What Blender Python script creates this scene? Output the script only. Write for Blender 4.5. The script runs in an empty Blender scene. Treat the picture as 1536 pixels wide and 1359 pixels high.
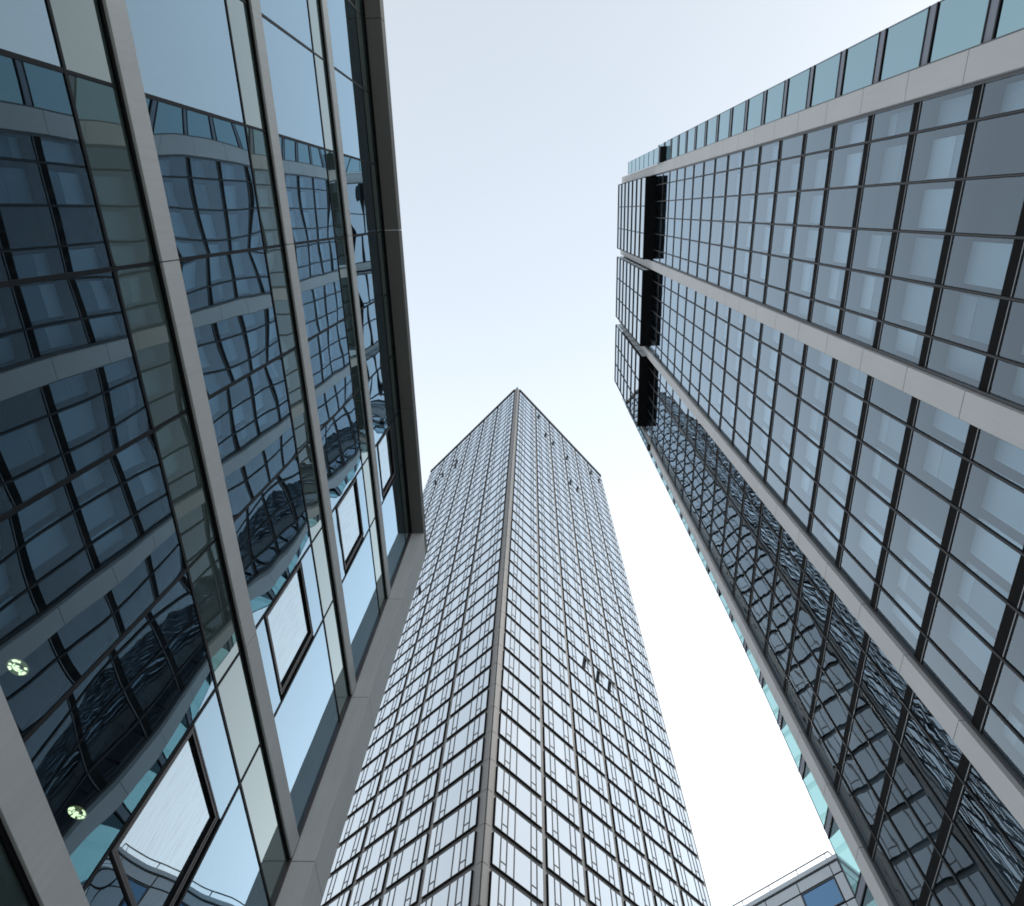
import bpy, math, random
from mathutils import Matrix, Vector

random.seed(7)
SC = bpy.context.scene
COL = SC.collection
rad = math.radians

# ------------------------------------------------------------------ camera
CAM_Z = 1.6
FPX, PITCH, ROLL = 926.3, 0.374686, 0.0758935          # focal length in px of a 1536 px wide frame
YAW_L, YAW_R = 0.0912645, 0.1120982
f0 = Vector((0, math.sin(PITCH), math.cos(PITCH)))
u0 = Vector((0, -math.cos(PITCH), math.sin(PITCH)))
r0 = Vector((1, 0, 0))
RR = math.cos(ROLL) * r0 + math.sin(ROLL) * u0
UU = -math.sin(ROLL) * r0 + math.cos(ROLL) * u0
cam_data = bpy.data.cameras.new('camera')
cam = bpy.data.objects.new('camera', cam_data)
COL.objects.link(cam)
cam_data.sensor_fit = 'HORIZONTAL'
cam_data.sensor_width = 36.0
cam_data.lens = FPX * 36.0 / 1536.0
cam_data.clip_start = 0.05
cam_data.clip_end = 6000
cam.matrix_world = Matrix(((RR.x, UU.x, -f0.x, 0), (RR.y, UU.y, -f0.y, 0), (RR.z, UU.z, -f0.z, CAM_Z), (0, 0, 0, 1)))
SC.camera = cam

# ------------------------------------------------------------------ sky, sun, exposure
SUN_AZ, SUN_EL = 103.0, 44.0
world = bpy.data.worlds.new("World")
SC.world = world
world.use_nodes = True
wn, wl = world.node_tree.nodes, world.node_tree.links
bg = wn['Background']
sky = wn.new('ShaderNodeTexSky')
sky.sky_type = 'NISHITA'
sky.sun_disc = False
sky.sun_elevation = rad(SUN_EL)
sky.sun_rotation = rad(SUN_AZ)
sky.air_density = 1.0
sky.dust_density = 4.0
sky.ozone_density = 1.0
sky.altitude = 100
# thin bright haze over the whole sky, the blue Nishita sky showing through it
veil = wn.new('ShaderNodeMix')
veil.data_type = 'RGBA'
veil.inputs[0].default_value = 0.93
wl.new(sky.outputs[0], veil.inputs[6])
wtc = wn.new('ShaderNodeTexCoord')
wsp = wn.new('ShaderNodeSeparateXYZ')
wl.new(wtc.outputs['Generated'], wsp.inputs[0])
ramp = wn.new('ShaderNodeMapRange')               # haze thickens from the zenith down to the horizon
ramp.inputs[1].default_value = 0.55
ramp.inputs[2].default_value = 0.99
wl.new(wsp.outputs[2], ramp.inputs[0])
vcol = wn.new('ShaderNodeMix')
vcol.data_type = 'RGBA'
vcol.inputs[6].default_value = (9.9, 10.4, 10.9, 1)
vcol.inputs[7].default_value = (6.6, 7.4, 8.3, 1)
wl.new(ramp.outputs[0], vcol.inputs[0])
dotn = wn.new('ShaderNodeVectorMath')             # and is brighter towards the hidden sun, front right
dotn.operation = 'DOT_PRODUCT'
wl.new(wtc.outputs['Generated'], dotn.inputs[0])
dotn.inputs[1].default_value = (0.36, 0.93, 0.0)
gain = wn.new('ShaderNodeMath')
gain.operation = 'MULTIPLY_ADD'
wl.new(dotn.outputs['Value'], gain.inputs[0])
gain.inputs[1].default_value = 0.46
gain.inputs[2].default_value = 1.0
vsc = wn.new('ShaderNodeVectorMath')
vsc.operation = 'SCALE'
wl.new(vcol.outputs[2], vsc.inputs[0])
wl.new(gain.outputs[0], vsc.inputs['Scale'])
wl.new(vsc.outputs[0], veil.inputs[7])
wl.new(veil.outputs[2], bg.inputs[0])
bg.inputs[1].default_value = 0.12
sd = bpy.data.lights.new('sun', 'SUN')
sd.energy = 1.0
sd.angle = rad(6)
sd.color = (1.0, 0.95, 0.87)
sun = bpy.data.objects.new('sun', sd)
COL.objects.link(sun)
ds = Vector((math.sin(rad(SUN_AZ)) * math.cos(rad(SUN_EL)), math.cos(rad(SUN_AZ)) * math.cos(rad(SUN_EL)), math.sin(rad(SUN_EL))))
sun.rotation_euler = ds.to_track_quat('Z', 'Y').to_euler()
sun.location = (60, 40, 180)
vs = SC.view_settings
vs.view_transform = 'Standard'
vs.look = 'None'
vs.exposure = 0.0
vs.gamma = 1.0
vs.use_curve_mapping = False
SC.cycles.filter_width = 1.75
SC.cycles.max_bounces = 10
SC.cycles.glossy_bounces = 5
SC.cycles.transparent_max_bounces = 12

# ------------------------------------------------------------------ materials
def new_mat(name):
    m = bpy.data.materials.new(name)
    m.use_nodes = True
    for n in list(m.node_tree.nodes):
        m.node_tree.nodes.remove(n)
    return m, m.node_tree.nodes, m.node_tree.links

def N(nodes, t, **kw):
    n = nodes.new(t)
    for k, v in kw.items():
        setattr(n, k, v)
    return n

def math_node(nodes, links, op, a, b=None):
    n = nodes.new('ShaderNodeMath')
    n.operation = op
    for i, v in enumerate((a, b)):
        if v is None:
            continue
        if isinstance(v, (int, float)):
            n.inputs[i].default_value = v
        else:
            links.new(v, n.inputs[i])
    return n.outputs[0]

def plain(name, col, rough=0.5, metal=0.0, var=0.12, scale=(3, 3, 3), bump=0.0, spec=0.5, var2=0.0, scale2=(1, 1, 1)):
    """surface with soft mottling in object space"""
    m, n, l = new_mat(name)
    out = N(n, 'ShaderNodeOutputMaterial')
    p = N(n, 'ShaderNodeBsdfPrincipled')
    l.new(p.outputs[0], out.inputs[0])
    p.inputs['Roughness'].default_value = rough
    p.inputs['Metallic'].default_value = metal
    p.inputs['Specular IOR Level'].default_value = spec
    tc = N(n, 'ShaderNodeTexCoord')
    def field(sc, detail):
        mp = N(n, 'ShaderNodeMapping')
        mp.inputs['Scale'].default_value = sc
        l.new(tc.outputs['Object'], mp.inputs[0])
        t = N(n, 'ShaderNodeTexNoise')
        t.inputs['Scale'].default_value = 1.0
        t.inputs['Detail'].default_value = detail
        l.new(mp.outputs[0], t.inputs['Vector'])
        return t.outputs['Fac']
    a = field(scale, 5)
    v = math_node(n, l, 'MULTIPLY_ADD', a, 2 * var)
    v.node.inputs[2].default_value = 1 - var
    if var2:
        b = field(scale2, 4)
        v2 = math_node(n, l, 'MULTIPLY_ADD', b, 2 * var2)
        v2.node.inputs[2].default_value = 1 - var2
        v = math_node(n, l, 'MULTIPLY', v, v2)
    mx = N(n, 'ShaderNodeVectorMath', operation='SCALE')
    mx.inputs[0].default_value = col
    l.new(v, mx.inputs['Scale'])
    l.new(mx.outputs[0], p.inputs['Base Color'])
    if bump:
        bn = N(n, 'ShaderNodeBump')
        bn.inputs['Strength'].default_value = 1.0
        bn.inputs['Distance'].default_value = bump
        l.new(a, bn.inputs['Height'])
        l.new(bn.outputs[0], p.inputs['Normal'])
    return m

def glass(name, r0=0.16, power=5.0, refl=(0.85, 0.94, 1.0), through=(0.5, 0.6, 0.62), opaque=None,
          pillow=0.0, noise=0.0, nscale=0.9, rough=0.0, dirt=0.0, blinds=0.0):
    """window pane: mirror-coated glass, clear or backed, gently bulged pane by pane"""
    m, n, l = new_mat(name)
    out = N(n, 'ShaderNodeOutputMaterial')
    geo = N(n, 'ShaderNodeNewGeometry')
    dt = N(n, 'ShaderNodeVectorMath', operation='DOT_PRODUCT')
    l.new(geo.outputs['Normal'], dt.inputs[0])
    l.new(geo.outputs['Incoming'], dt.inputs[1])
    c = math_node(n, l, 'ABSOLUTE', dt.outputs['Value'])
    c = math_node(n, l, 'SUBTRACT', 1.0, c)
    c = math_node(n, l, 'POWER', c, power)
    fr = math_node(n, l, 'MULTIPLY_ADD', c, 1 - r0)
    fr.node.inputs[2].default_value = r0
    gl = N(n, 'ShaderNodeBsdfAnisotropic')
    gl.inputs['Color'].default_value = (*refl, 1)
    gl.inputs['Roughness'].default_value = rough
    if opaque:
        body = N(n, 'ShaderNodeBsdfDiffuse')
        body.inputs[0].default_value = (*opaque, 1)
        if blinds:
            ab = N(n, 'ShaderNodeAttribute', attribute_name='seed')
            th = math_node(n, l, 'GREATER_THAN', ab.outputs['Fac'], 1 - blinds)
            bm = N(n, 'ShaderNodeMix', data_type='RGBA')
            l.new(th, bm.inputs[0])
            bm.inputs[6].default_value = (*opaque, 1)
            bm.inputs[7].default_value = (0.26, 0.27, 0.27, 1)
            l.new(bm.outputs[2], body.inputs[0])
    else:
        body = N(n, 'ShaderNodeBsdfTransparent')
        body.inputs[0].default_value = (*through, 1)
    mix = N(n, 'ShaderNodeMixShader')
    l.new(fr, mix.inputs[0])
    l.new(body.outputs[0], mix.inputs[1])
    l.new(gl.outputs[0], mix.inputs[2])
    last = mix.outputs[0]
    at = N(n, 'ShaderNodeAttribute', attribute_name='seed')
    tc = N(n, 'ShaderNodeTexCoord')
    if pillow or noise:
        uv = N(n, 'ShaderNodeUVMap')
        sp = N(n, 'ShaderNodeSeparateXYZ')
        l.new(uv.outputs[0], sp.inputs[0])
        def hump(o):
            a = math_node(n, l, 'SUBTRACT', 1.0, o)
            return math_node(n, l, 'MULTIPLY', math_node(n, l, 'MULTIPLY', a, o), 4.0)
        h = math_node(n, l, 'MULTIPLY', hump(sp.outputs[0]), hump(sp.outputs[1]))
        amp = math_node(n, l, 'MULTIPLY_ADD', at.outputs['Fac'], pillow * 1.5)
        amp.node.inputs[2].default_value = -pillow * 1.75
        h = math_node(n, l, 'MULTIPLY', h, amp)
        off = N(n, 'ShaderNodeVectorMath', operation='SCALE')
        off.inputs[0].default_value = (37.0, 91.0, 53.0)
        l.new(at.outputs['Fac'], off.inputs['Scale'])
        ad = N(n, 'ShaderNodeVectorMath', operation='ADD')
        l.new(tc.outputs['Object'], ad.inputs[0])
        l.new(off.outputs[0], ad.inputs[1])
        t = N(n, 'ShaderNodeTexNoise')
        t.inputs['Scale'].default_value = nscale
        t.inputs['Detail'].default_value = 1.0
        l.new(ad.outputs[0], t.inputs['Vector'])
        h2 = math_node(n, l, 'MULTIPLY', t.outputs['Fac'], noise)
        h = math_node(n, l, 'ADD', h, h2)
        bn = N(n, 'ShaderNodeBump')
        bn.inputs['Strength'].default_value = 1.0
        bn.inputs['Distance'].default_value = 1.0
        l.new(h, bn.inputs['Height'])
        l.new(bn.outputs[0], gl.inputs['Normal'])
    if dirt:
        mp = N(n, 'ShaderNodeMapping')
        mp.inputs['Scale'].default_value = (7, 22, 2.2)
        l.new(tc.outputs['Object'], mp.inputs[0])
        t = N(n, 'ShaderNodeTexNoise')
        t.inputs['Scale'].default_value = 1.3
        t.inputs['Detail'].default_value = 8
        l.new(mp.outputs[0], t.inputs['Vector'])
        k = math_node(n, l, 'SUBTRACT', t.outputs['Fac'], 0.45)
        k = math_node(n, l, 'MULTIPLY', k, dirt)
        k.node.use_clamp = True
        dd = N(n, 'ShaderNodeBsdfDiffuse')
        dd.inputs[0].default_value = (0.5, 0.52, 0.52, 1)
        m2 = N(n, 'ShaderNodeMixShader')
        l.new(k, m2.inputs[0])
        l.new(last, m2.inputs[1])
        l.new(dd.outputs[0], m2.inputs[2])
        last = m2.outputs[0]
    l.new(last, out.inputs[0])
    return m

def seeded(name, c0, c1, rough=0.5):
    """plain surface whose tone differs from piece to piece (blinds drawn or not)"""
    m, n, l = new_mat(name)
    out = N(n, 'ShaderNodeOutputMaterial')
    p = N(n, 'ShaderNodeBsdfPrincipled')
    l.new(p.outputs[0], out.inputs[0])
    p.inputs['Roughness'].default_value = rough
    at = N(n, 'ShaderNodeAttribute', attribute_name='seed')
    mx = N(n, 'ShaderNodeMix', data_type='RGBA')
    l.new(at.outputs['Fac'], mx.inputs[0])
    mx.inputs[6].default_value = (*c0, 1)
    mx.inputs[7].default_value = (*c1, 1)
    l.new(mx.outputs[2], p.inputs['Base Color'])
    return m

def emit(name, col, s):
    m, n, l = new_mat(name)
    out = N(n, 'ShaderNodeOutputMaterial')
    e = N(n, 'ShaderNodeEmission')
    e.inputs[0].default_value = (*col, 1)
    e.inputs[1].default_value = s
    l.new(e.outputs[0], out.inputs[0])
    return m

M = {
    'concrete': plain('pale precast concrete', (0.67, 0.68, 0.67), 0.75, var=0.10, scale=(0.9, 0.9, 0.7), var2=0.10, scale2=(16, 16, 0.9), bump=0.002),
    'soffit': plain('grey brown cornice panels', (0.20, 0.197, 0.18), 0.7, var=0.08, scale=(1.2, 1.2, 1.2), var2=0.05, scale2=(10, 2, 10)),
    'stone': plain('light grey stone cladding', (0.49, 0.505, 0.51), 0.6, var=0.09, scale=(0.7, 0.35, 0.35), var2=0.06, scale2=(9, 9, 0.6)),
    'dark_metal': plain('dark anodised metal', (0.010, 0.012, 0.014), 0.55, var=0.1, scale=(4, 4, 4), spec=0.22),
    'black_metal': plain('matt black metal sheet', (0.006, 0.006, 0.007), 0.7, var=0.15, scale=(2, 2, 2), spec=0.15),
    'grey_metal': plain('mid grey metal trim', (0.10, 0.105, 0.11), 0.4, metal=0.4, var=0.08),
    'brown_metal': plain('grey brown window frame metal', (0.10, 0.09, 0.09), 0.42, metal=0.3, var=0.08),
    'bright_metal': plain('bright aluminium edge', (0.24, 0.26, 0.27), 0.35, metal=0.5, var=0.06),
    'tower_metal': plain('champagne grey metal cladding', (0.205, 0.206, 0.207), 0.5, metal=0.15, var=0.06, scale=(0.8, 0.8, 0.27), var2=0.04, scale2=(0.3, 0.3, 0.13)),
    'tower_dark': plain('dark bronze window casing', (0.014, 0.012, 0.011), 0.6, var=0.1, spec=0.25),
    'tower_bar': plain('grey tower mullion metal', (0.12, 0.125, 0.13), 0.5, metal=0.1, var=0.06),
    'ceiling': plain('white office ceiling', (0.55, 0.56, 0.55), 0.85, var=0.04),
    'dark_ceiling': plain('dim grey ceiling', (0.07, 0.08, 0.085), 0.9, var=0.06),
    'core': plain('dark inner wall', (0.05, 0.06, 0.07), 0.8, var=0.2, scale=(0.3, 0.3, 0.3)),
    'inner_wall': plain('grey inner facade frame', (0.03, 0.036, 0.042), 0.6, var=0.08, scale=(1, 3, 0.6)),
    'blind': seeded('pale inner window and blind', (0.22, 0.28, 0.31), (0.84, 0.90, 0.92)),
    'paving': plain('pale granite paving', (0.34, 0.33, 0.31), 0.8, var=0.12, scale=(0.6, 0.6, 0.6)),
    'panel': plain('silver grey facade panel', (0.50, 0.56, 0.61), 0.35, metal=0.3, var=0.05),
    'slab': plain('blue grey slab edge', (0.19, 0.22, 0.27), 0.5, var=0.06),
    'lamp_dim': emit('dim green lamp glass', (0.75, 0.68, 0.26), 0.5),
    'lamp': emit('warm green lamp glow', (1.0, 0.90, 0.45), 5.0),
    'glass_left': glass('blue mirror glass', 0.11, 1.85, (0.62, 0.84, 1.0), (0.24, 0.38, 0.47), pillow=0.0036, noise=0.0022, nscale=0.75, dirt=0.10),
    'glass_spandrel': glass('grey green backed glass', 0.08, 2.6, (0.80, 0.92, 0.92), opaque=(0.07, 0.10, 0.095), pillow=0.0010, noise=0.0012, nscale=0.8),
    'glass_sash': glass('streaked sash glass', 0.26, 2.2, (0.76, 0.91, 1.0), (0.36, 0.47, 0.52), pillow=0.002, noise=0.001, dirt=0.5),
    'glass_right': glass('pale blue office glass', 0.07, 2.6, (0.75, 0.89, 1.0), (0.56, 0.68, 0.76), pillow=0.0015, noise=0.0022, nscale=0.7),
    'glass_box': glass('pale blue oriel glass', 0.30, 2.6, (0.88, 0.95, 1.0), opaque=(0.07, 0.09, 0.10), pillow=0.001, noise=0.002, nscale=0.7),
    'glass_tower': glass('silver tower glass', 0.22, 0.95, (0.80, 0.88, 0.95), opaque=(0.06, 0.075, 0.09), pillow=0.001, noise=0.001, nscale=0.5, blinds=0.09),
    'glass_teal': glass('teal glass screen', 0.10, 4.0, (0.80, 0.95, 1.0), (0.17, 0.28, 0.32), noise=0.001),
    'glass_teal_light': glass('pale teal glass screen', 0.08, 4.0, (0.80, 0.95, 1.0), (0.30, 0.53, 0.53), noise=0.001),
    'glass_bg': glass('deep blue window glass', 0.25, 3.0, (0.40, 0.70, 1.0), opaque=(0.02, 0.09, 0.24)),
}

# ------------------------------------------------------------------ mesh building
class MB:
    def __init__(self):
        self.v, self.f, self.uv, self.seed = [], [], [], []
        self.mi = []
    def quad(self, pts, uv=((0, 0), (1, 0), (1, 1), (0, 1)), seed=0.5, mi=0):
        b = len(self.v)
        self.v += [tuple(p) for p in pts]
        self.f.append((b, b + 1, b + 2, b + 3))
        self.uv.append(uv)
        self.seed.append(seed)
        self.mi.append(mi)
    def box(self, x0, x1, y0, y1, z0, z1, mi=0, T=None):
        if x0 > x1: x0, x1 = x1, x0
        if y0 > y1: y0, y1 = y1, y0
        if z0 > z1: z0, z1 = z1, z0
        P = [(x0, y0, z0), (x1, y0, z0), (x1, y1, z0), (x0, y1, z0), (x0, y0, z1), (x1, y0, z1), (x1, y1, z1), (x0, y1, z1)]
        if T:
            P = [T(*p) for p in P]
        b = len(self.v)
        self.v += P
        fs = [(0, 3, 2, 1), (4, 5, 6, 7), (0, 1, 5, 4), (1, 2, 6, 5), (2, 3, 7, 6), (3, 0, 4, 7)]
        if T and T.flip:
            fs = [tuple(reversed(q)) for q in fs]
        for q in fs:
            self.f.append(tuple(b + i for i in q))
            self.uv.append(((0, 0), (1, 0), (1, 1), (0, 1)))
            self.seed.append(0.5)
            self.mi.append(mi)
        return self
    def build(self, name, mats, parent=None, bevel=0.0, kind=None, label=None):
        me = bpy.data.meshes.new(name)
        me.from_pydata(self.v, [], self.f)
        ul = me.uv_layers.new(name='UVMap')
        d = [c for q in self.uv for p in q for c in p]
        ul.data.foreach_set('uv', d)
        at = me.attributes.new('seed', 'FLOAT', 'FACE')
        at.data.foreach_set('value', self.seed)
        if not isinstance(mats, (list, tuple)):
            mats = [mats]
        for m in mats:
            me.materials.append(m)
        me.polygons.foreach_set('material_index', self.mi)
        me.update()
        o = bpy.data.objects.new(name, me)
        COL.objects.link(o)
        if parent:
            o.parent = parent
        if bevel:
            md = o.modifiers.new('bevel', 'BEVEL')
            md.width = bevel
            md.segments = 2
            md.limit_method = 'ANGLE'
        if kind:
            o['kind'] = kind
        if label:
            o['label'] = label
        return o

def empty(name, loc, rz, label, cat, group=None):
    o = bpy.data.objects.new(name, None)
    COL.objects.link(o)
    o.location = loc
    o.rotation_euler = (0, 0, rz)
    o.empty_display_size = 0.5
    o['label'] = label
    o['category'] = cat
    if group:
        o['group'] = group
    return o

def to_px(P):
    """where a world point lands in a 1536 x 1359 frame (None behind the camera)"""
    d = Vector(P) - Vector((0, 0, CAM_Z))
    z = d.dot(f0)
    if z < 0.1:
        return None
    return 768 + FPX * d.dot(RR) / z, 679.5 - FPX * d.dot(UU) / z

def seen_area(corners):
    q = [to_px(c) for c in corners]
    if any(p is None for p in q):
        return 0.0
    # clip to the frame
    for ax, lim, sg in ((0, 0, 1), (0, 1536, -1), (1, 0, 1), (1, 1359, -1)):
        o = []
        for i in range(len(q)):
            a, b = q[i], q[(i + 1) % len(q)]
            da, db = sg * (a[ax] - lim), sg * (b[ax] - lim)
            if da >= 0:
                o.append(a)
            if da * db < 0:
                t = da / (da - db)
                o.append((a[0] + t * (b[0] - a[0]), a[1] + t * (b[1] - a[1])))
        q = o
        if len(q) < 3:
            return 0.0
    return abs(sum(q[i][0] * q[(i + 1) % len(q)][1] - q[(i + 1) % len(q)][0] * q[i][1] for i in range(len(q)))) / 2

# ------------------------------------------------------------------ ground
g = MB()
g.quad([(-3000, -3000, 0), (3000, -3000, 0), (3000, 3000, 0), (-3000, 3000, 0)])
go = g.build('plaza', M['paving'])
go['kind'] = 'structure'
go['label'] = 'pale paved plaza between the office towers'

# ------------------------------------------------------------------ left building (close, four storeys in view)
DL = 4.08
def build_left():
    root = empty('glass_office_building', (-DL * math.cos(YAW_L), DL * math.sin(YAW_L), 0), -YAW_L,
                 'near office building with blue mirror glass, concrete floor bands and a deep overhanging cornice', 'office building')
    S = lambda s: s * DL
    Z = lambda z: CAM_Z + z * DL
    W = root.matrix_basis
    y_end, y_beg = S(2.425), S(-4.0)
    bands = [-0.115, 0.793, 1.698, 2.602, 3.507]
    top = 4.42
    E = 0.44                                # overhang of cornice and corner pier
    BH, BE = 0.345, 0.062
    cols = [-3.95, -3.54, -3.13, -2.73, -2.33, -1.92, -1.515, -1.11, -0.705, -0.301, 0.109, 0.518, 0.943, 1.375, 1.785, 2.425]
    # corner pier, in storey-high pieces with open joints
    joints = [-0.392, -0.11, 0.793, 1.696, 2.60, 3.505, 4.42]
    for a, b in zip(joints[:-1], joints[1:]):
        m = MB()
        z1 = Z(b) - 0.012 if b < 4.4 else Z(b) - 0.004
        m.box(-0.5, E, y_end, y_end + 0.9, Z(a) if a > -0.3 else 0.0, z1)
        m.build('corner_pier', M['concrete'], root, bevel=0.006)
    m = MB()
    m.box(-0.5, E - 0.02, y_end + 0.02, y_end + 0.88, 0, Z(top) - 0.01)
    m.build('pier_core', M['black_metal'], root)
    # dark reveal between glass and pier
    m = MB()
    m.box(0.0, 0.05, y_end - 0.05, y_end - 0.002, 0, Z(top) - 0.01)
    m.build('pier_reveal', M['brown_metal'], root)
    # cornice
    cj = [-3.8, -2.9, -2.05, -1.11 + 0.005, 0.105, 1.365, 2.645]
    cj = [-4.0] + [c for c in cj if c > -4 + 0.1]
    for a, b in zip(cj[:-1], cj[1:]):
        y1 = S(b) - 0.012 if b < 2.6 else y_end + 0.9
        m = MB()
        m.box(-1.2, E, S(a), y1, Z(top), Z(top) + 0.42)
        m.build('cornice', M['soffit'], root, bevel=0.006)
    m = MB()
    m.box(0.002, 0.05, y_beg, y_end - 0.052, Z(top) - 0.075, Z(top) - 0.004)
    m.build('cornice_shade_strip', M['black_metal'], root)  # black strip in place of the shaded gap between cornice and glass
    m = MB()
    m.box(-12, -1.25, y_beg, y_end + 0.6, Z(top) + 0.05, Z(top) + 0.3)
    m.build('roof', M['dark_ceiling'], root)
    # concrete bands
    bj = [-4.0, -2.33, -1.11, 0.109, 1.375, 2.425]
    for zb in bands:
        for a, b in zip(bj[:-1], bj[1:]):
            m = MB()
            y1 = S(b) - (0.012 if b < 2.4 else 0.052)
            m.box(-0.02, BE, S(a), y1, Z(zb), Z(zb) + BH)
            m.build('floor_band', M['concrete'], root, bevel=0.004)
        m = MB()                            # black strip, the shade under the band put in as colour
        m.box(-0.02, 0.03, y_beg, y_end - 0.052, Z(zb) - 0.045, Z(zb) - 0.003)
        m.build('band_shade_strip', M['black_metal'], root)
    # glazing, storey by storey
    levels = bands + [top]
    for k in range(5):
        zb = Z(bands[k]) + BH
        zt = Z(levels[k + 1]) - 0.045
        ztr = Z(levels[k + 1] - 0.1875)
        for c in range(len(cols) - 1):
            y0, y1 = S(cols[c]) + 0.02, S(cols[c + 1]) - 0.02
            if c == len(cols) - 2:
                y1 = y_end - 0.05
            sd_ = random.random()
            m = MB()
            if c == len(cols) - 3:          # the column with an opening sash: fixed glass below and above it
                zs0, zs1 = Z(bands[k] + 0.188), Z(bands[k] + 0.572)
                m.quad([(0, y0, zb), (0, y1, zb), (0, y1, zs0 - 0.03), (0, y0, zs0 - 0.03)], seed=sd_)
                m2 = MB()
                m2.quad([(0, y0, zs1 + 0.03), (0, y1, zs1 + 0.03), (0, y1, ztr - 0.02), (0, y0, ztr - 0.02)], seed=random.random())
                m2.build('window', M['glass_left'], root)
            else:
                m.quad([(0, y0, zb), (0, y1, zb), (0, y1, ztr - 0.02), (0, y0, ztr - 0.02)], seed=sd_)
            m.build('window', M['glass_left'], root)
            m = MB()
            m.quad([(0, y0, ztr + 0.02), (0, y1, ztr + 0.02), (0, y1, zt), (0, y0, zt)], seed=random.random())
            m.build('spandrel_panel', M['glass_spandrel'], root)
        m = MB()
        m.box(-0.06, 0.012, y_beg, y_end - 0.052, ztr - 0.02, ztr + 0.02)
        m.build('transom', M['dark_metal'], root)
        for c in range(len(cols) - 1):
            y = S(cols[c])
            m = MB()
            wd = 0.022
            m.box(-0.08, 0.010, y - wd, y + wd, zb - 0.002, ztr - 0.022)
            m.box(-0.08, 0.010, y - wd * 0.7, y + wd * 0.7, ztr + 0.022, zt + 0.002)
            m.build('mullion', M['dark_metal'], root)
        # opening sash with its own frame
        y0, y1 = S(1.379) , S(1.752)
        z0, z1 = Z(bands[k] + 0.188), Z(bands[k] + 0.572)
        fr = MB()
        def ring(d0, d1, xa, xb):
            fr.box(xa, xb, y0 + d0, y0 + d1, z0 + d0, z1 - d0)
            fr.box(xa, xb, y1 - d1, y1 - d0, z0 + d0, z1 - d0)
            fr.box(xa, xb, y0 + d1, y1 - d1, z0 + d0, z0 + d1)
            fr.box(xa, xb, y0 + d1, y1 - d1, z1 - d1, z1 - d0)
        ring(0.0, 0.024, -0.06, 0.022)
        ring(0.034, 0.064, -0.06, 0.016)
        so = fr.build('opening_window', M['brown_metal'], root)
        gp = MB()
        gp.quad([(-0.025, y0 + 0.064, z0 + 0.064), (-0.025, y1 - 0.064, z0 + 0.064), (-0.025, y1 - 0.064, z1 - 0.064), (-0.025, y0 + 0.064, z1 - 0.064)], seed=random.random())
        gp.build('pane', M['glass_sash'], so)
        gg = MB()
        def gring(d0, d1, xa, xb):
            gg.box(xa, xb, y0 + d0, y0 + d1, z0 + d0, z1 - d0)
            gg.box(xa, xb, y1 - d1, y1 - d0, z0 + d0, z1 - d0)
            gg.box(xa, xb, y0 + d1, y1 - d1, z0 + d0, z0 + d1)
            gg.box(xa, xb, y0 + d1, y1 - d1, z1 - d1, z1 - d0)
        gring(0.0245, 0.0335, -0.05, 0.0)
        gring(0.0645, 0.070, -0.024, 0.010)
        gg.build('shade_ring', M['black_metal'], so)  # black rings put in for the shade in the frame's gap and reveal
        # rooms behind the glass
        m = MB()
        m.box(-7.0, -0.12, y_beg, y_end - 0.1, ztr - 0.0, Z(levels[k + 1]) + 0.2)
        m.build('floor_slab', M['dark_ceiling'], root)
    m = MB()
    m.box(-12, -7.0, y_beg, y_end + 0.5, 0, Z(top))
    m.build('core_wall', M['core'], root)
    m = MB()
    m.box(-7.0, -0.5, y_end + 0.1, y_end + 0.5, 0, Z(top) - 0.01)
    m.build('end_wall', M['concrete'], root)
    return root
LEFT = build_left()

def ceiling_light(px, label):
    # round recessed lamp in the first ceiling seen through the near glass
    zc = CAM_Z + (0.793 + 0.9045 - 0.1875) * DL - 0.004
    d = f0 + RR * ((px[0] - 768) / FPX) - UU * ((px[1] - 679.5) / FPX)
    k = (zc - CAM_Z) / d.z
    t = empty('ceiling_light', (d.x * k, d.y * k, zc), 0, label, 'ceiling light', 'round lamps in the ceiling behind the near glass')
    def ringmesh(r0_, r1_, z0, z1, n=40, a0=0, a1=2 * math.pi):
        m = MB()
        for i in range(n):
            p, q = a0 + (a1 - a0) * i / n, a0 + (a1 - a0) * (i + 1) / n
            m.quad([(r0_ * math.cos(p), r0_ * math.sin(p), z0), (r1_ * math.cos(p), r1_ * math.sin(p), z1),
                    (r1_ * math.cos(q), r1_ * math.sin(q), z1), (r0_ * math.cos(q), r0_ * math.sin(q), z0)])
        return m
    ringmesh(0.145, 0.165, -0.012, -0.002).build('trim_ring', M['grey_metal'], t)
    ringmesh(0.0, 0.145, -0.004, -0.010).build('reflector', M['brown_metal'], t)
    rng = random.Random(int(px[0]))
    for a in range(9):                       # faceted reflector: lit facets with dark gaps between them
        a0 = a * 0.698 + rng.uniform(-0.1, 0.1)
        ra = rng.uniform(0.075, 0.09)
        if rng.random() < 0.8:
            ringmesh(ra, rng.uniform(0.115, 0.138), -0.013, -0.016, 6, a0, a0 + rng.uniform(0.35, 0.62)).build('lamp_facet', M['lamp'], t)
    ringmesh(0.052, 0.068, -0.014, -0.017, 24, 0.6, 4.4).build('inner_ring', M['lamp'], t)
    ringmesh(0.004, 0.040, -0.018, -0.022, 24, 0.4, 5.9).build('bulb', M['lamp'], t)
    ringmesh(0.071, 0.140, -0.0115, -0.0125, 32).build('diffuser', M['lamp_dim'], t)
ceiling_light((28, 1000), 'glowing round ceiling lamp behind the dark glass, set beside the lowest concrete band')
ceiling_light((117, 1218), 'glowing round ceiling lamp behind dark glass, the lower one, beside the framed opening window')

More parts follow.
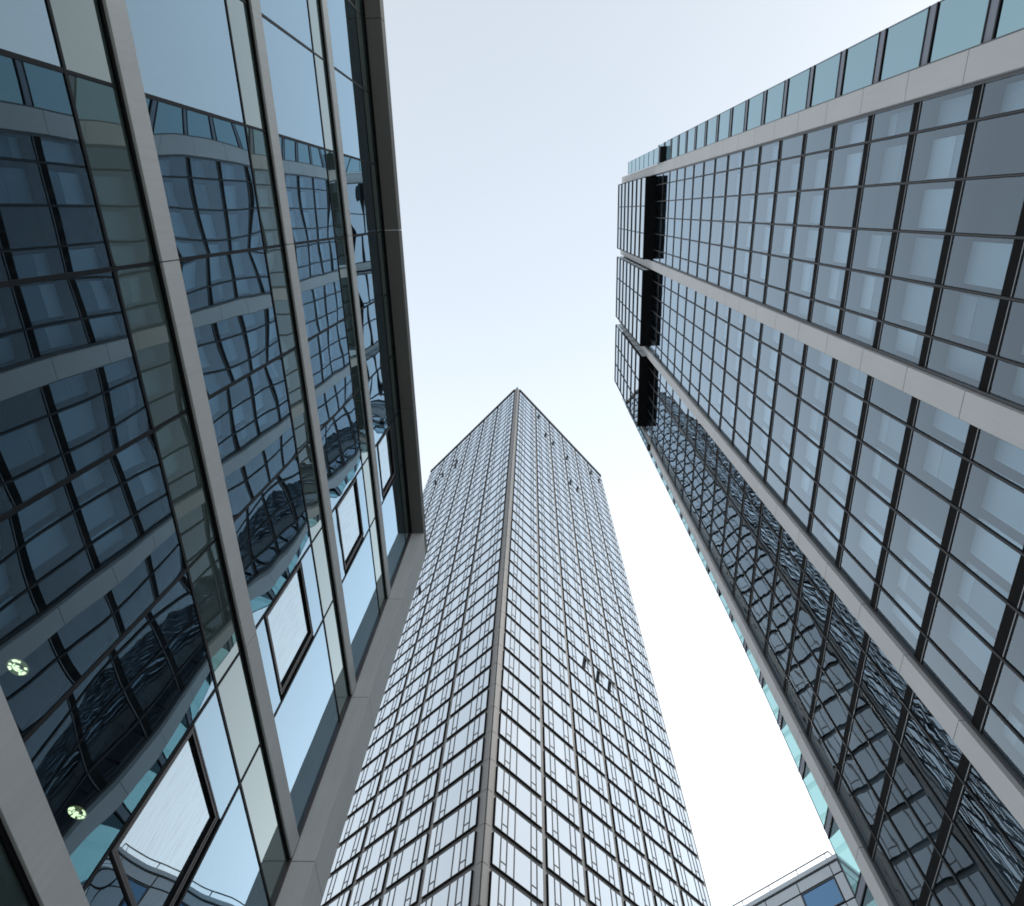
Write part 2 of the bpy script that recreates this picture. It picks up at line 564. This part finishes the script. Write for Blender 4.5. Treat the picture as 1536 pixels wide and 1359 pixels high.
# ------------------------------------------------------------------ right tower
DR = 16.0
def build_right():
    root = empty('banded_office_tower', (DR * math.cos(YAW_R), -DR * math.sin(YAW_R), 0), -YAW_R,
                 'tall office tower with pale stone pilasters, dark floor bands and glass boxes near its top', 'office tower')
    W = Matrix.Translation(root.location) @ Matrix.Rotation(-YAW_R, 4, 'Z')
    S = lambda s: s * DR
    Z = lambda z: CAM_Z + z * DR
    PITCHZ = 0.2324
    zt = [1.6145 + PITCHZ * (i - 7) for i in range(0, 24)]      # upper edge of every floor band
    zt = [z for z in zt if z > 0.0 and z < 5.2]
    BANDH = 0.037
    soff = 5.352
    pil = [(-0.292, -0.225), (0.424, 0.490), (1.166, 1.229), (1.917, 1.981)]
    bays = [(-0.225, 0.424), (0.490, 1.166), (1.229, 1.917)]
    mulls = [[-0.147, -0.027, 0.0925, 0.2135, 0.337], [0.580, 0.7035, 0.825, 0.951, 1.075], [1.319, 1.447, 1.573, 1.700, 1.827]]
    # pilasters of storey-high stone pieces
    for a, b in pil:
        m = MB()
        prev = 0.0
        js = [Z(z + 0.012) for z in zt] + [Z(zt[-1] + 0.012 + PITCHZ * i) for i in range(1, 9)] + [Z(7.19)]
        for j in js:
            m.box(-0.32, 0.05, S(a), S(b), prev, j - 0.03)
            prev = j
        m.box(-0.24, 0.04, S(a) + 0.03, S(b) - 0.03, 0.05, Z(7.18) , mi=1)
        m.build('stone_pilaster', [M['stone'], M['black_metal']], root)
        m = MB()
        for yy in ((S(a) - 0.12, S(a) - 0.002), (S(b) + 0.002, S(b) + 0.12)):
            m.box(-0.10, 0.05, yy[0], yy[1], 0, Z(5.1))
        m.build('pilaster_reveal', M['grey_metal'], root)
    panes = []
    for bi, (a, b) in enumerate(bays):
        ed = [a] + mulls[bi] + [b]
        # floor bands: ribbed black strip with a bright bead near its lower edge
        for z in zt:
            m = MB()
            zu, zl = Z(z), Z(z - BANDH)
            h = zu - zl
            n = 7
            for r in range(n):
                m.box(-0.016, 0.04, S(a) + 0.122, S(b) - 0.122, zl + 0.14 + (h - 0.15) * r / n, zl + 0.14 + (h - 0.15) * (r + 0.62) / n)
            m.box(-0.006, 0.04, S(a) + 0.122, S(b) - 0.122, zl + 0.118, zu - 0.01)
            m.box(-0.018, 0.04, S(a) + 0.122, S(b) - 0.122, zl, zl + 0.075)
            m.box(-0.014, 0.04, S(a) + 0.122, S(b) - 0.122, zl + 0.08, zl + 0.115, mi=1)
            m.build('floor_band', [M['black_metal'], M['bright_metal']], root)
        for y in mulls[bi]:
            m = MB()
            w = 0.058
            m.box(-0.055, 0.05, S(y) - w, S(y) + w, 0, Z(soff) - 0.01)
            m.box(-0.060, -0.0555, S(y) - 0.008, S(y) + 0.008, 0, Z(soff) - 0.01, mi=1)
            m.build('mullion', [M['dark_metal'], M['grey_metal']], root)
        lv = [-0.1] + zt + [soff + BANDH]
        for k in range(len(lv) - 1):
            z0 = Z(lv[k]) if k else 0.0
            z1 = Z(lv[k + 1] - BANDH)
            for c in range(6):
                y0 = S(ed[c]) + (0.058 if c else 0.122)
                y1 = S(ed[c + 1]) - (0.058 if c < 5 else 0.122)
                panes.append((y0, y1, z0, z1))
    def area(p):
        y0, y1, z0, z1 = p
        return seen_area([W @ Vector((0, a, b)) for a, b in ((y0, z0), (y1, z0), (y1, z1), (y0, z1))])
    def area_inner(p):
        y0, y1, z0, z1 = p[:4]
        return seen_area([W @ Vector((0.74, a, b)) for a, b in ((y0, z0), (y1, z0), (y1, z1), (y0, z1))])
    panes.sort(key=area, reverse=True)
    far = MB()
    for i, (y0, y1, z0, z1) in enumerate(panes):
        tilt = [random.uniform(-0.002, 0.002) for _ in range(2)]
        pts = [(tilt[0], y1, z0), (tilt[1], y0, z0), (-tilt[0], y0, z1), (-tilt[1], y1, z1)]
        if i < 100:
            m = MB()
            m.quad(pts, seed=random.random())
            m.build('window', M['glass_right'], root)
        else:
            far.quad(pts, seed=random.random())
    far.build('distant_windows', M['glass_right'], root, kind='stuff', label='the smaller windows higher up and lower down the right tower')
    # inner facade behind the outer glass: framed pale windows
    lv = [0.0] + zt + [soff + 0.2]
    inner = []
    for k in range(len(lv) - 1):
        z0, z1 = Z(lv[k]), Z(lv[k + 1])
        m = MB()
        m.box(0.82, 0.95, S(-0.29), S(1.98), z0, z1 - 0.02)
        m.build('inner_wall', M['inner_wall'], root)
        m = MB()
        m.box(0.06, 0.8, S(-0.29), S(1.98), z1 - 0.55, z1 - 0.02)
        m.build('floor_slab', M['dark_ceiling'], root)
        for bi, (a, b) in enumerate(bays):
            ed = [a] + mulls[bi] + [b]
            for c in range(0, 6):
                if bi == 2 or random.random() < 0.14:
                    continue
                y0, y1 = S(ed[c]) + (0.30 if c else 0.18), S(ed[c + 1]) - 0.10
                inner.append((y0, y1, z0 + 0.2, z1 - 0.60, random.choice((0, 0, 0, 0.6, 1.0, 1.5))))
    inner.sort(key=area_inner, reverse=True)
    rest = MB()
    for i, (y0, y1, z0, z1, cut) in enumerate(inner):
        m = MB() if i < 100 else rest
        sd_ = random.choice((0.35, 0.6, 0.75, 0.85, 0.95, 1.0))
        zc = z1 - cut if cut else z0
        if cut:
            m.box(0.74, 0.815, y0, y1, z0, zc - 0.004)
            m.seed[-6:] = [random.choice((0.1, 0.3, 0.5))] * 6
            m.box(0.72, 0.80, y0 + 0.01, y1 - 0.01, zc - 0.003, z1)
        else:
            m.box(0.74, 0.815, y0, y1, z0, z1)
        m.seed[-6:] = [sd_] * 6
        if i < 100:
            m.build('inner_window', M['blind'], root)
    rest.build('distant_inner_windows', M['blind'], root, kind='stuff', label='pale inner windows behind the smaller panes')
    for ya, yb in ((S(-0.2915), S(-0.285)), (S(1.974), S(1.9805))):
        m = MB()
        m.box(0.06, 1.19, ya, yb, 0, Z(5.4))
        m.build('end_wall', M['inner_wall'], root)
    m = MB()
    m.box(1.2, 26, S(-0.30), S(1.985), 0, Z(6.95))
    m.build('tower_body', M['core'], root)
    # oriels: three glass boxes on the upper floors
    K = 0.92
    XO = -(1 - K) * DR
    bx = [(-0.215, 0.413), (0.497, 1.135), (1.222, 1.871)]
    zb, ztp = 5.352, 6.985
    fl = (ztp - zb) / 7
    for a, b in bx:
        b0 = MB()
        b0.box(XO + 0.05, 0.1, S(a) + 0.02, S(b) - 0.02, Z(zb), Z(ztp) - 0.05)
        bo = b0.build('glass_oriel', M['black_metal'], root)
        m = MB()
        third = [a, a + (b - a) * 0.345, a + (b - a) * 0.675, b]
        for i in range(7):
            z0, z1 = Z(zb + fl * i) + 0.10, Z(zb + fl * (i + 1)) - 0.22
            for c in range(3):
                m = MB()
                m.quad([(XO, S(third[c + 1]) - 0.06, z0), (XO, S(third[c]) + 0.06, z0), (XO, S(third[c]) + 0.06, z1 + 0.2), (XO, S(third[c + 1]) - 0.06, z1 + 0.2)], seed=random.random())
                m.build('pane', M['glass_box'], bo)
            for yy, fl_ in ((S(a), 1), (S(b), 0)):
                q = [(XO + 0.05, yy, z0), (-0.35, yy, z0), (-0.35, yy, z1), (XO + 0.05, yy, z1)]
                m = MB()
                m.quad(q if fl_ else q[::-1], seed=random.random())
                m.build('side_pane', M['glass_box'], bo)
        m = MB()
        for i in range(8):
            z = Z(zb + fl * i)
            m.box(XO - 0.10, XO + 0.049, S(a), S(b), z - 0.22 if i else z, z + (0.10 if i < 7 else 0.0))
            if i:
                m.box(XO + 0.051, -0.35, S(a) - 0.01, S(a) + 0.018, z - 0.2, z + 0.05)
        for y in third:
            w = 0.05
            yy = min(max(S(y), S(a) + w), S(b) - w)
            m.box(XO - 0.08, XO + 0.048, yy - w, yy + w, Z(zb) + 0.001, Z(ztp) - 0.001)
        m.build('oriel_frame', M['dark_metal'], bo)
    # teal glass screens standing past the outer pilasters
    for a, b, inner_side in ((-0.428, -0.294, 1), (1.983, 2.075, 0)):
        t = MB()
        t.box(-0.06, 0.10, S(a), S(b), 0, 0.3)
        so = t.build('glass_screen', M['dark_metal'], root)
        for k in range(len(zt)):
            z0 = Z(zt[k]) + 0.02
            z1 = Z(zt[k] + PITCHZ - BANDH) + 0.06
            p = MB()
            wide = lambda zz: 0.0 if inner_side else DR * (0.07 * max(0.0, (2.7 - (zz - CAM_Z) / DR) / 1.2) ** 1.3 - 0.010)
            yb0, yb1 = S(b) + min(wide(z0), 1.0), S(b) + min(wide(z1), 1.0)
            p.quad([(0, yb0, z0), (0, S(a), z0), (0, S(a), z1), (0, yb1, z1)], seed=random.random())
            p.build('screen_glass', M['glass_teal' if inner_side else 'glass_teal_light'], so)
            for zz in (z0, z1):
                e = MB()
                e.box(-0.05, 0.05, S(a) - 0.02, (yb0 if zz == z0 else yb1) + 0.02, zz - 0.04, zz + 0.04)
                e.build('screen_rail', M['dark_metal'], so)
            sl = MB()
            sl.box(-0.02, 0.06, S(a), yb1, z1 + 0.042, z0 + DR * PITCHZ - 0.042)
            if not inner_side:              # dark bracket plate carrying the screen, sloping back to the slab
                br = MB()
                zq = z1 - 0.9
                br.v = [(0.05, S(a), z1), (0.05, yb1 - 0.04, z1), (0.05, S(a), zq), (0.12, S(a), z1), (0.12, yb1 - 0.04, z1), (0.12, S(a), zq)]
                br.f = [(0, 1, 2), (5, 4, 3), (0, 3, 4, 1), (1, 4, 5, 2), (2, 5, 3, 0)]
                br.uv = [((0, 0),) * len(q) for q in br.f]
                br.seed = [0.5] * 5
                br.mi = [0] * 5
                br.build('bracket', M['slab'], so)
            sl.build('slab_edge', M['slab'], so)
            if not inner_side:
                ee = MB()
                ee.quad([(-0.02, yb0 - 0.05, z0 + 0.041), (-0.02, yb0 + 0.01, z0 + 0.041), (-0.02, yb1 + 0.01, z1 - 0.041), (-0.02, yb1 - 0.05, z1 - 0.041)])
                ee.quad([(-0.02, yb0 + 0.01, z0 + 0.041), (0.03, yb0 + 0.01, z0 + 0.041), (0.03, yb1 + 0.01, z1 - 0.041), (-0.02, yb1 + 0.01, z1 - 0.041)])
                ee.build('glass_edge', M['slab'], so)
        if not inner_side:
            continue_edge = False
        else:
            continue_edge = True
        oy = S(a)
        ed_ = MB()
        ed_.box(-0.03, 0.03, oy - 0.02, oy + 0.02, 0.301, Z(5.0))
        if continue_edge:
            ed_.build('glass_edge', M['slab'], so)
        # projecting upper length of the screen
        XK = -0.041 * DR
        aa, bb = (a * 0.959 + 0.012, -0.292) if inner_side else (1.93, 1.985)
        q = MB()
        q.box(XK, 0.1, S(aa), S(bb), Z(5.03), Z(5.06))
        for i in range(7):
            z0 = Z(5.06 + 0.2205 * i)
            q.box(XK - 0.02, XK + 0.06, S(aa), S(bb), z0 - 0.001, z0 + 0.14)
        q.box(XK - 0.02, XK + 0.06, S(aa), S(bb), Z(5.06 + 0.2205 * 7), Z(5.06 + 0.2205 * 7) + 0.1)
        for yy in (S(aa), S(bb) - 0.06):
            q.box(XK + 0.061, XK + 0.10, yy, yy + 0.06, Z(5.03), Z(5.06 + 0.2205 * 7))
        q.build('upper_screen_frame', M['dark_metal'], so)
        q = MB()
        for i in range(7):
            z0, z1 = Z(5.06 + 0.2205 * i) + 0.14, Z(5.06 + 0.2205 * (i + 1))
            q.quad([(XK, S(bb), z0), (XK, S(aa), z0), (XK, S(aa), z1), (XK, S(bb), z1)], seed=random.random())
        q.build('upper_screen_glass', M['glass_teal'], so)
    return root
RIGHT = build_right()

# ------------------------------------------------------------------ central tower
DC = 54.5
AZ_C = rad(0.10)
def build_tower():
    H = 3.63 * DC + CAM_Z
    cx, cy = DC * math.sin(AZ_C), DC * math.cos(AZ_C)
    root = empty('corner_skyscraper', (cx, cy, 0), 0,
                 'tallest tower, seen corner on, a grid of silver windows in grey metal frames', 'skyscraper')
    FH = 0.0686 * DC
    z_ref = CAM_Z + 0.6982 * DC                     # a floor joint on the corner
    nlow = int((z_ref) // FH)
    z0f = z_ref - nlow * FH
    nfl = int((H - z0f) // FH)
    YB = [0.0, 8.6, 15.2, 21.75, 28.3, 34.85, 42.4]
    NB = 6
    allw = []
    faces = []
    for az, side in ((rad(-40.6), -1), (rad(46.9), 1)):
        u = Vector((math.sin(az), math.cos(az), 0))
        n = Vector((-u.y, u.x, 0)) if side < 0 else Vector((u.y, -u.x, 0))
        if n.y > 0:
            n = -n
        class T_:
            pass
        def T(x, y, z, u=u, n=n):
            p = n * x + u * (y * (0.968 + 0.032 * z / H))   # the shaft widens a touch upwards
            return (p.x, p.y, z)
        T.flip = (n.x * u.y - n.y * u.x) < 0
        faces.append((T, side))
    # frame: wall skin, pilasters
    for T, side in faces:
        L = YB[-1]
        m = MB()
        m.box(-0.9, 0, 0.55, L + 0.5, 0, H - 2.01, T=T)
        m.build('facade_wall', M['tower_metal'], root)
        for b in range(0, NB + 1):
            y = YB[b]
            m = MB()
            if b == 0:
                m.box(-0.9, 0.14, 0.0, 0.62, 0, H, T=T)
                m.box(-0.5, 0.06, 0.66, 0.98, 0, H - 0.3, T=T)
                for k in range(nfl + 1):
                    z = z0f + k * FH
                    m.box(-0.5, 0.145, -0.002, 0.625, z - 0.03, z + 0.03, T=T, mi=1)
            else:
                m.box(-0.5, 0.10, y - 0.30, y + 0.02, 0, H, T=T)
                m.box(-0.5, 0.06, y + 0.06, y + 0.30, 0, H - 0.3, T=T)
            m.build('corner_pier' if b == 0 else 'pilaster', [M['tower_metal'], M['tower_dark']], root)
        # dark parapet line
        m = MB()
        m.box(-0.9, 0.42, 0.99, L, H - 1.9, H - 0.3, T=T)
        m.build('parapet', M['tower_dark'], root)
        for k in range(nfl):
            for b in range(NB):
                y0 = YB[b] + (1.08 if b == 0 else 0.39)
                y1 = YB[b + 1] - 0.37
                zb = z0f + k * FH + 0.34
                zt = zb + FH * 0.835
                if zt > H - 2.0:
                    continue
                cs = [Vector((cx, cy, 0)) + Vector(T(0.3, a, c)) for a, c in ((y0, zb), (y1, zb), (y1, zt), (y0, zt))]
                allw.append((seen_area(cs), T, side, b, k, y0, y1, zb, zt))
    rod = MB()
    rod.box(-0.05, 0.05, -0.05, 0.05, H, H + 1.6)
    rod.build('lightning_rod', M['tower_dark'], root)
    # spandrel trims, one per face and storey, kept in the wall's own mesh look
    PR = 0.26
    FRS = lambda b: [0.14, 0.26, 0.41, 0.75, 0.87] if b == 0 else ([0.14, 0.27, 0.60, 0.74, 0.87] if b == 5 else [0.165, 0.315, 0.68, 0.835])
    VTS = lambda b: [(0, 1), (3, 4)] if b in (0, 5) else [(0, 1), (2, 3)]
    def window(mb_case, mb_bar, mb_pane, T, side, b, y0, y1, z0, z1):
        mb_case.box(-0.2, PR - 0.004, y0, y1, z0, z1, T=T)
        w = y1 - y0
        frs = FRS(b)
        vents = VTS(b)
        sd_ = random.random()
        ed = [0.0] + frs + [1.0]
        for i in range(len(ed) - 1):
            a, c = y0 + w * ed[i] + 0.035, y0 + w * ed[i + 1] - 0.035
            q = [(a, z0 + 0.02), (c, z0 + 0.02), (c, z1 - 0.02), (a, z1 - 0.02)]
            pts = [T(PR, yy, zz) for yy, zz in q]
            if not T.flip:
                pts = pts
            else:
                pts = pts[::-1]
            mb_pane.quad(pts, seed=(sd_ + 0.13 * i) % 1.0)
        for fct in frs:
            y = y0 + w * fct
            mb_bar.box(PR - 0.003, PR + 0.05, y - 0.05, y + 0.05, z0, z1, T=T)
        for i, j in vents:
            zz = z0 + (z1 - z0) * 0.25
            mb_bar.box(PR - 0.003, PR + 0.045, y0 + w * frs[i] + 0.051, y0 + w * frs[j] - 0.051, zz - 0.04, zz + 0.04, T=T)
        mb_bar.box(PR - 0.003, PR + 0.045, y0, y1, z0 - 0.04, z0, T=T)
        mb_bar.box(PR - 0.003, PR + 0.045, y0, y1, z1, z1 + 0.03, T=T)
    allw.sort(key=lambda t: -t[0])
    FC, FB, FP = MB(), MB(), MB()
    for i, (ar, T, side, b, k, y0, y1, z0, z1) in enumerate(allw):
        if i < 100:
            c, br, p = MB(), MB(), MB()
            window(c, br, p, T, side, b, y0, y1, z0, z1)
            wo = c.build('window', M['tower_dark'], root)
            br.build('glazing_bars', M['tower_bar'], wo)
            p.build('pane', M['glass_tower'], wo)
        else:
            window(FC, FB, FP, T, side, b, y0, y1, z0, z1)
    fo = FC.build('distant_windows', M['tower_dark'], root, kind='stuff', label='the smaller windows on the upper floors of the tower')
    FB.build('glazing_bars', M['tower_bar'], fo)
    FP.build('pane', M['glass_tower'], fo)
    # vents standing open: dark flaps tilted out of the facade
    def vent(T, b, k, which):
        y0 = YB[b] + (1.08 if b == 0 else 0.39)
        y1 = YB[b + 1] - 0.37
        frs = FRS(b)
        ij = VTS(b)
        i, j = ij[which]
        w = y1 - y0
        a, c = y0 + w * frs[i] + 0.05, y0 + w * frs[j] - 0.05
        zb = z0f + k * FH + 0.34
        zt = zb + FH * 0.835
        zb2 = zb + (zt - zb) * 0.27
        m = MB()
        P = lambda x, y, z: T(x, y, z)
        x0, x1 = PR + 0.06, PR + 0.62
        th = 0.06
        v = [(x0, a, zt), (x0, c, zt), (x1, c, zb2 + 0.1), (x1, a, zb2 + 0.1), (x0 + th, a, zt), (x0 + th, c, zt), (x1 + th, c, zb2 + 0.1), (x1 + th, a, zb2 + 0.1)]
        m.v = [T(*q) for q in v]
        m.f = [(0, 1, 2, 3), (7, 6, 5, 4), (0, 4, 5, 1), (1, 5, 6, 2), (2, 6, 7, 3), (3, 7, 4, 0)]
        m.uv = [((0, 0), (1, 0), (1, 1), (0, 1))] * 6
        m.seed = [0.5] * 6
        m.mi = [0] * 6
        m.build('open_vent', M['tower_dark'], root)
    return root, vent, faces, H, YB, FH, z0f, cx, cy
TOWER, VENT, FACES, TH, TYB, FH, Z0F, TCX, TCY = build_tower()
OPENED = set()
def vent_at(px):
    """open the vent whose place on the tower is at this pixel of the photograph's frame"""
    d = f0 + RR * ((px[0] - 768) / FPX) - UU * ((px[1] - 679.5) / FPX)
    for T, side in FACES:
        n = Vector(T(1, 0, 0)); u = Vector(T(0, 1, 0))
        o = Vector((TCX, TCY, 0)) + n * 0.5 - Vector((0, 0, CAM_Z))
        t = (o.x * n.x + o.y * n.y) / (d.x * n.x + d.y * n.y)
        p = d * t
        z = p.z + CAM_Z
        y = (p - o).dot(u) / (0.968 + 0.032 * z / TH)
        if y > 0:
            b = max(i for i in range(7) if TYB[i] <= y)
            k = int((z - Z0F - 0.2) // FH)
            if b < 6:
                key = (side, b, k, y < (TYB[b] + TYB[b + 1]) / 2)
                if key in OPENED:
                    return
                OPENED.add(key)
                VENT(T, b, k, 0 if y < (TYB[b] + TYB[b + 1]) / 2 else 1)
                return
for q in ((878, 992), (898, 1015), (923, 1035), (807, 623), (818, 651), (829, 662), (851, 686), (856, 723), (867, 735), (888, 707), (899, 719),
          (684, 692), (673, 704), (663, 710), (652, 722), (640, 735), (627, 883), (611, 904)):
    vent_at(q)

# ------------------------------------------------------------------ low building beyond, bottom right
def build_low():
    HB = 27.0
    k = HB / 22.0
    az = rad(-39.93)
    root = empty('low_panelled_building', (0.80768 * HB, 1.32025 * HB, 0), -az,
                 'low silver panelled building with a blue window and roof rail, behind the banded tower', 'building')
    Z = lambda z: CAM_Z + z * k
    # local: +y runs along the facade, -x is out towards the camera
    m = MB()
    m.box(0.02, 18, 0.02, 14.6, 0, Z(21.98) - 0.3)
    m.build('wall_core', M['core'], root)
    m = MB()
    m.box(-0.15, 18.2, -0.15, 14.8, Z(21.80), Z(22.0))
    m.build('roof_edge', M['panel'], root)
    ys = [0.0, 0.49 * k] + [(0.49 + 1.98 * i) * k for i in range(1, 7)]
    zs = [22.0 - 0.24, 21.2, 19.95, 19.1, 17.85, 17.0, 15.75, 14.9]
    win = []
    for r in range(len(zs) - 1):
        for c in range(len(ys) - 1):
            y0, y1 = ys[c] + 0.03, ys[c + 1] - 0.03
            z1, z0 = Z(zs[r]) - 0.05, Z(zs[r + 1]) + 0.05
            p = MB()
            if r % 2 == 1 and c % 2 == 1:
                p.quad([(-0.04, y0 + 0.05, z0 + 0.05), (-0.04, y0 + 0.05, z1 - 0.05), (-0.04, y1 - 0.05, z1 - 0.05), (-0.04, y1 - 0.05, z0 + 0.05)], seed=random.random())
                fr = MB()
                fr.box(-0.09, 0.0, y0, y0 + 0.05, z0, z1); fr.box(-0.09, 0.0, y1 - 0.05, y1, z0, z1)
                fr.box(-0.09, 0.0, y0 + 0.05, y1 - 0.05, z0, z0 + 0.05); fr.box(-0.09, 0.0, y0 + 0.05, y1 - 0.05, z1 - 0.05, z1)
                fo = fr.build('window', M['grey_metal'], root)
                p.build('pane', M['glass_bg'], fo)
            else:
                p.box(-0.06, 0.0, y0, y1, z0, z1)
                p.build('facade_panel', M['panel'], root)
    # return wall
    m = MB()
    for r in range(len(zs) - 1):
        for c in range(6):
            m.box(0.1 + c * 3.0, 3.0 + c * 3.0, -0.06, 0.0, Z(zs[r + 1]) + 0.05, Z(zs[r]) - 0.05)
    m.build('side_panels', M['panel'], root)
    # roof rail
    rl = MB()
    zt = Z(22.0) + 0.42
    rl.box(-0.02, 0.02, 0.35, 14.5, zt - 0.03, zt + 0.03)
    rl.box(-0.02, 8, 0.3, 0.349, zt - 0.031, zt + 0.031)
    for i in range(7):
        y = 0.6 + i * 2.15
        rl.box(-0.018, 0.018, y - 0.02, y + 0.02, Z(22.0), zt - 0.02)
    rl.build('roof_rail', M['grey_metal'], root)
    return root
LOW = build_low()
